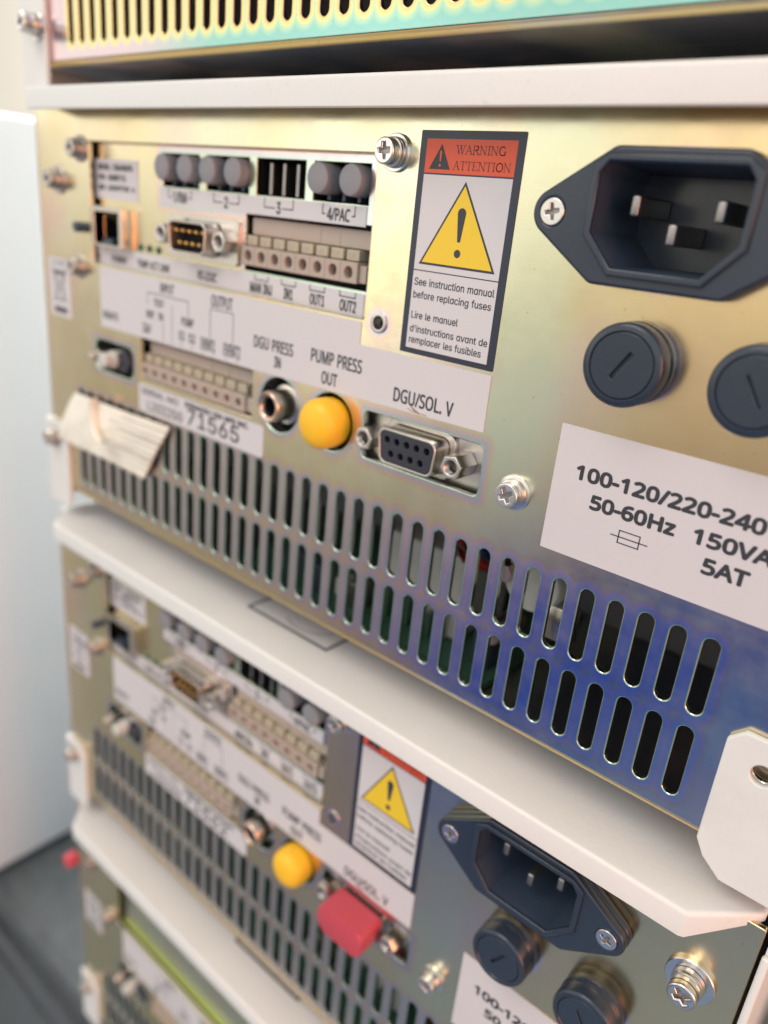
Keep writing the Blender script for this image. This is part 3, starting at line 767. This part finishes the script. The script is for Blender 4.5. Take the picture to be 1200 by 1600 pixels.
def jacks(root):
    b = MB(); cx, cz = -37.2, -20.8
    b.lathe(cx, cz, [(0, 3), (2.0, 2.8), (2.3, -2.4), (2.5, -3.4), (2.9, -3.9), (3.5, -4.0), (3.95, -3.6), (4.0, -3.0), (4.0, 2.2), (5.0, 2.4), (5.0, 4), (7.5, 4.1)], 'nickel', 40,
            ['void', 'void', 'dull_steel', 'copper_rim', 'copper_rim', 'copper_rim', 'copper_rim', 'nickel', 'nickel', 'nickel', 'void'])
    b.build('signal_jack', root, 45)
    b = MB(); cx, cz = -18.9, -20.7
    b.lathe(cx, cz, [(3.6, -1), (4.0, 2.2), (5.0, 2.4), (5.0, 4), (7.5, 4.1)], 'nickel', 32, ['nickel', 'nickel', 'nickel', 'void'])
    j = b.build('signal_jack', root, 45)
    b = MB(); pr = [(0, -7.0), (1.6, -6.95), (3.2, -6.7), (4.5, -6.15), (5.4, -5.35), (5.95, -4.3), (6.1, -3.0), (6.05, -1.0), (5.9, .5), (5.6, 1.4), (4.2, 1.5)]
    b.lathe(cx, cz, pr, 'yellow_rubber', 48); b.build('rubber_cap', j)

def innards(root):
    b = MB(); b.box(-60, 30, 6, 58, -74.5, -73, 'board_green')
    for x, w, y, h, mt_ in ((-32, 5, 9, 8, 'black_plastic'), (-24, 3, 12, 5, 'pale_block'), (-17, 4, 10, 7, 'dull_steel'), (22, 5, 12, 9, 'black_plastic'), (-46, 8, 14, 6, 'black_plastic')):
        b.box(x, x + w, y, y + 5, -73, -73 + h, mt_, .3)
    b.build('circuit_board', root)
    b = MB(); b.box(-12, 14, 17, 40, -72.9, -50, 'pale_block', .6)
    for k in range(7): b.box(-11 + 3.5 * k, -9.6 + 3.5 * k, 13.5, 17, -72.9, -62 - (k % 3) * 2.2, 'board_green' if k % 2 else 'pale_block', .2)
    b.build('connector_block', root)
    for nm, c, x in (('wire', 'wire_red', 16), ('wire', 'wire_blue', 22), ('wire', 'wire_red', 12.5)):
        b = MB(); b.tube([(x - 8, 30, -30), (x - 3, 15, -36), (x, 10, -42), (x + 3, 14, -48), (x + 5, 26, -54)], 1.3, c, 10); b.build(nm, root)
    b = MB(); b.lathe(36, -45, [(0, 9), (6.5, 9), (7, 9.6), (7, 30)], 'pale_block', 32)
    b.box(41, 47, 9, 13, -56, -48, 'nickel', .4); b.lathe(30, -44, [(0, 6.5), (2.2, 6.5), (2.4, 7), (2.4, 16)], 'copper_rim', 6)
    b.lathe(27.5, -62, [(0, 10), (2.6, 10), (2.8, 10.4), (2.8, 22)], 'copper_rim', 20)
    b.build('transformer', root, 40)

def unit(k, label, full=True):
    r = bpy.data.objects.new('pump_unit', None); COL.objects.link(r)
    r.location = (BX * MM, 0, (BZ - k * PITCH + ZB) * MM); r.empty_display_size = .05
    tag(r, label, 'lab instrument', 'stacked pump units')
    return r

def copy_under(src, root):
    c = src.copy(); COL.objects.link(c); c.parent = root
    for g in src.children:
        d = g.copy(); COL.objects.link(d); d.parent = c
    return c

U = unit(0, 'second unit from the top, serial sticker ending 71565 and paper tag at its left')
panel_part(U, 'rear_panel')
b = MB()
b.curve2d([rect(-140, -4, 1, 45)] + [rect(xa, xb, 28.2, 36.4) for xa, xb in ((-90.4, -74.3), (-71.3, -54.4), (-51.7, -34.7), (-32, -14.8))] + [rect(-55.3, -13.4, 10.3, 24.1), rect(-120.5, -107.7, 10.7, 19.5)], 2.5, 3.7, 'zinc_plate', .15, 1)
plate = b.build('interface_plate', U)
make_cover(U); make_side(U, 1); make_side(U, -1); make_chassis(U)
innards(U)
power_inlet(U); fuse_holder(U, 52.2, 7.0, 57); fuse_holder(U, 73.6, 7.1, -57, .45)
sock = d_connector(U, 6.6, -21.0, -2.9, 3.2, True, (-9.5, 25.4, -27.2, -14.6))
d_connector(U, -72.0, 16.25, -3.2, 2.5, False, None, 'data_plug')
terminal_block(U, -55.3, -13.4, 10.3, 24.1, -53.0, 4.93, 8, 14.0, 1.6, 1.35)
terminal_block(U, -98.6, -47.7, -26.3, -14.05, -97.0, 4.81, 10, -23.6, .4, 1.15)
for xa, xb, p in ((-90.4, -74.3, 1), (-71.3, -54.4, 1), (-51.7, -34.7, 0), (-32, -14.8, 1)): optical_port(U, xa, xb, p)
network_jack(U); remote_connector(U); jacks(U)
plate_legends(U); big_legend(U); warning_sticker(U); rating_sticker(U); disposal_sticker(U)
ser = serial_sticker(U, '71565')
screw(U, -6.0, 38.5, rot=5, h=4.3); screw(U, 33.1, -22.7, rot=30, h=3.6); screw(U, -128.2, 36.2, h=3.6, mat='dull_screw'); screw(U, -141.4, 27.2, 2.7, 4.2, h=4.2, mat='dull_screw'); screw(U, -131.2, 2.6, h=3.4, mat='dull_screw')
tab = screw(U, -150.0, -57.5, y=-1.5, h=3.6, mat='dull_screw')
rs = screw(U, 89.8, 29.6, 2.85, 4.9, h=5.6, rot=40)
b = MB(); b.lathe(-6.6, 4.6, [(2.2, .05), (2.25, -.35), (1.9, -.45), (1.5, -.4), (1.4, 1), (1.1, 1.4), (1.35, 1.8), (1.1, 2.4), (0, 2.6)], 'nickel', 24, ['nickel', 'nickel', 'nickel', 'dull_steel', 'dull_steel', 'brass', 'dull_steel', 'void']); b.build('threaded_insert', U, 50)
b = MB(); b.lathe(90.4, -57.3, [(2.6, 1.4), (2.5, 4), (1.3, 4.2), (1.2, 7), (0, 7.2)], 'copper_rim', 24, ['copper_rim', 'nickel', 'dull_steel', 'void']); b.build('threaded_insert', U, 50)

# third unit: the same model with its own sticker and a red cover on the bottom socket
V = unit(1, 'third unit from the top, with a red dust cover on its lower socket')
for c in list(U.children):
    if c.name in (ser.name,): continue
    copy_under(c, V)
serial_sticker(V, '71562')
vs = [c for c in V.children if c.name.startswith('data_socket')][0]
b = MB(); b.prism(dshape(6.6, -21, 8.5, 4.35, 2.2, .9), -9.0, -.2, 'red_plastic', .7, 4); b.build('dust_cover', vs, 40)

# bottom unit: blank plate instead of the interface board
Wn = unit(2, 'bottom unit on the dark bench, with a blank recessed plate and red capped screw')
skip = ('interface_plate', 'optical_port', 'network_jack', 'push_button', 'status_light', 'data_plug', 'model_sticker', 'port_legend', 'terminal_legend', 'serial_sticker', 'circuit_board', 'connector_block', 'wire', 'transformer')
tbs = [c for c in U.children if c.name.startswith('terminal_block')]
screws = [c for c in U.children if c.name.startswith('screw')]
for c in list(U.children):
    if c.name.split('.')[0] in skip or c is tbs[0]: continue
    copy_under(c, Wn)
b = MB(); b.prism(rect(-140, -4, 1, 45), 3.4, 4.4, 'zinc_pale'); b.build('blank_plate', Wn)
b = MB(); b.box(-123.4, -11.4, 2.2, 3.3, 4.65, 5.4, 'lime_edge', .15); b.build('edge_trim', Wn)
b = MB(); b.lathe(-148.0, 27.4, [(0, -9.5), (2.5, -9.5), (3.1, -9.0), (3.2, -5.2), (2.9, -4.4), (0, -4.4)], 'red_plastic', 32); b.build('red_cap', Wn, 45)

# top unit: only the bottom of its back shows
Tn = unit(-1, 'topmost unit of the stack, only its lowest slots and shaded underside in view')
panel_part(Tn, 'rear_panel', True)
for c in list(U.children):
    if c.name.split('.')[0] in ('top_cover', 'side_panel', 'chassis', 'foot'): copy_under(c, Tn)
s0 = screw(Tn, -146.0, 72.2 - PITCH, 2.7, 4.0, y=-1.5, h=5.5)
Tn.rotation_euler = (0, -math.radians(.35), 0)
Tn.location.z -= .0031

# ------------------------------------------------------------------ paper tag hanging on the second unit
def paper_tag():
    b = MB(-118, -4, -48); mi = b.mi('paper'); mp = b.mi('pencil')
    TL, TR, BR, BL = Vector((-134.5, -38.2)), Vector((-82.0, -37.4)), Vector((-95.5, -57.6)), Vector((-146.5, -57.0))
    nu, nv = 60, 54; g = []
    for j in range(nv + 1):
        v = j / nv; row = []
        for i in range(nu + 1):
            u = i / nu
            p = TL.lerp(TR, u).lerp(BL.lerp(BR, u), v)
            rid = abs(((v * 9.5 + .15 * math.sin(u * 5)) % 1) - .5) * 2
            y = -1.5 - 1.3 * math.sin(v * 2.6 + .2) * (1 - .4 * u) - .5 * math.sin(u * 4 + v * 2) - rid * .5 * (.3 + .7 * u) - .08 * math.sin(u * 23 + v * 9)
            row.append((p.x, y, p.y))
        g.append(row)
    F = [[b.v(*q) for q in r] for r in g]; K = [[b.v(q[0], q[1] + .35, q[2]) for q in r] for r in g]
    for j in range(nv):
        for i in range(nu):
            v = j / nv
            m_ = mp if (int(v * 9.5 * 2) % 2 == 1 and i > 26 + (j * 5) % 9 and (v * 9.5 % 1) > .80) else mi
            b.f([F[j][i], F[j + 1][i], F[j + 1][i + 1], F[j][i + 1]], m_, True)
            b.f([K[j][i], K[j][i + 1], K[j + 1][i + 1], K[j + 1][i]], mi, True)
    for j in range(nv):
        b.f([F[j][0], K[j][0], K[j + 1][0], F[j + 1][0]], mi); b.f([F[j][nu], F[j + 1][nu], K[j + 1][nu], K[j][nu]], mi)
    for i in range(nu):
        b.f([F[0][i], F[0][i + 1], K[0][i + 1], K[0][i]], mi); b.f([F[nv][i], K[nv][i], K[nv][i + 1], F[nv][i + 1]], mi)
    o = b.build('paper_tag')
    o.location = (-.118, -.004, (-48 + ZB) * MM)
    tag(o, 'crumpled pleated cream paper tag stuck over the left vent slots', 'tag')
    b = MB(-118, -4, -48)
    pts = [(-112.5 + 7.5 * math.cos(a), -5.2 - 1.2 * math.sin(a * 1.5), -41 + 8.2 * math.sin(a)) for a in [math.radians(150 + 11 * k) for k in range(14)]]
    mi = b.mi('paper'); prev = None
    for p in pts:
        q = [b.v(p[0], p[1] + d, p[2]) for d in (-1.4, 1.4)]; q += [b.v(p[0] * 1.0 + .5, p[1] + d, p[2] + .5) for d in (1.4, -1.4)]
        if prev:
            for k in range(4): b.f([prev[k], prev[(k + 1) % 4], q[(k + 1) % 4], q[k]], mi, True)
        prev = q
    c = b.build('paper_curl', o)
paper_tag()
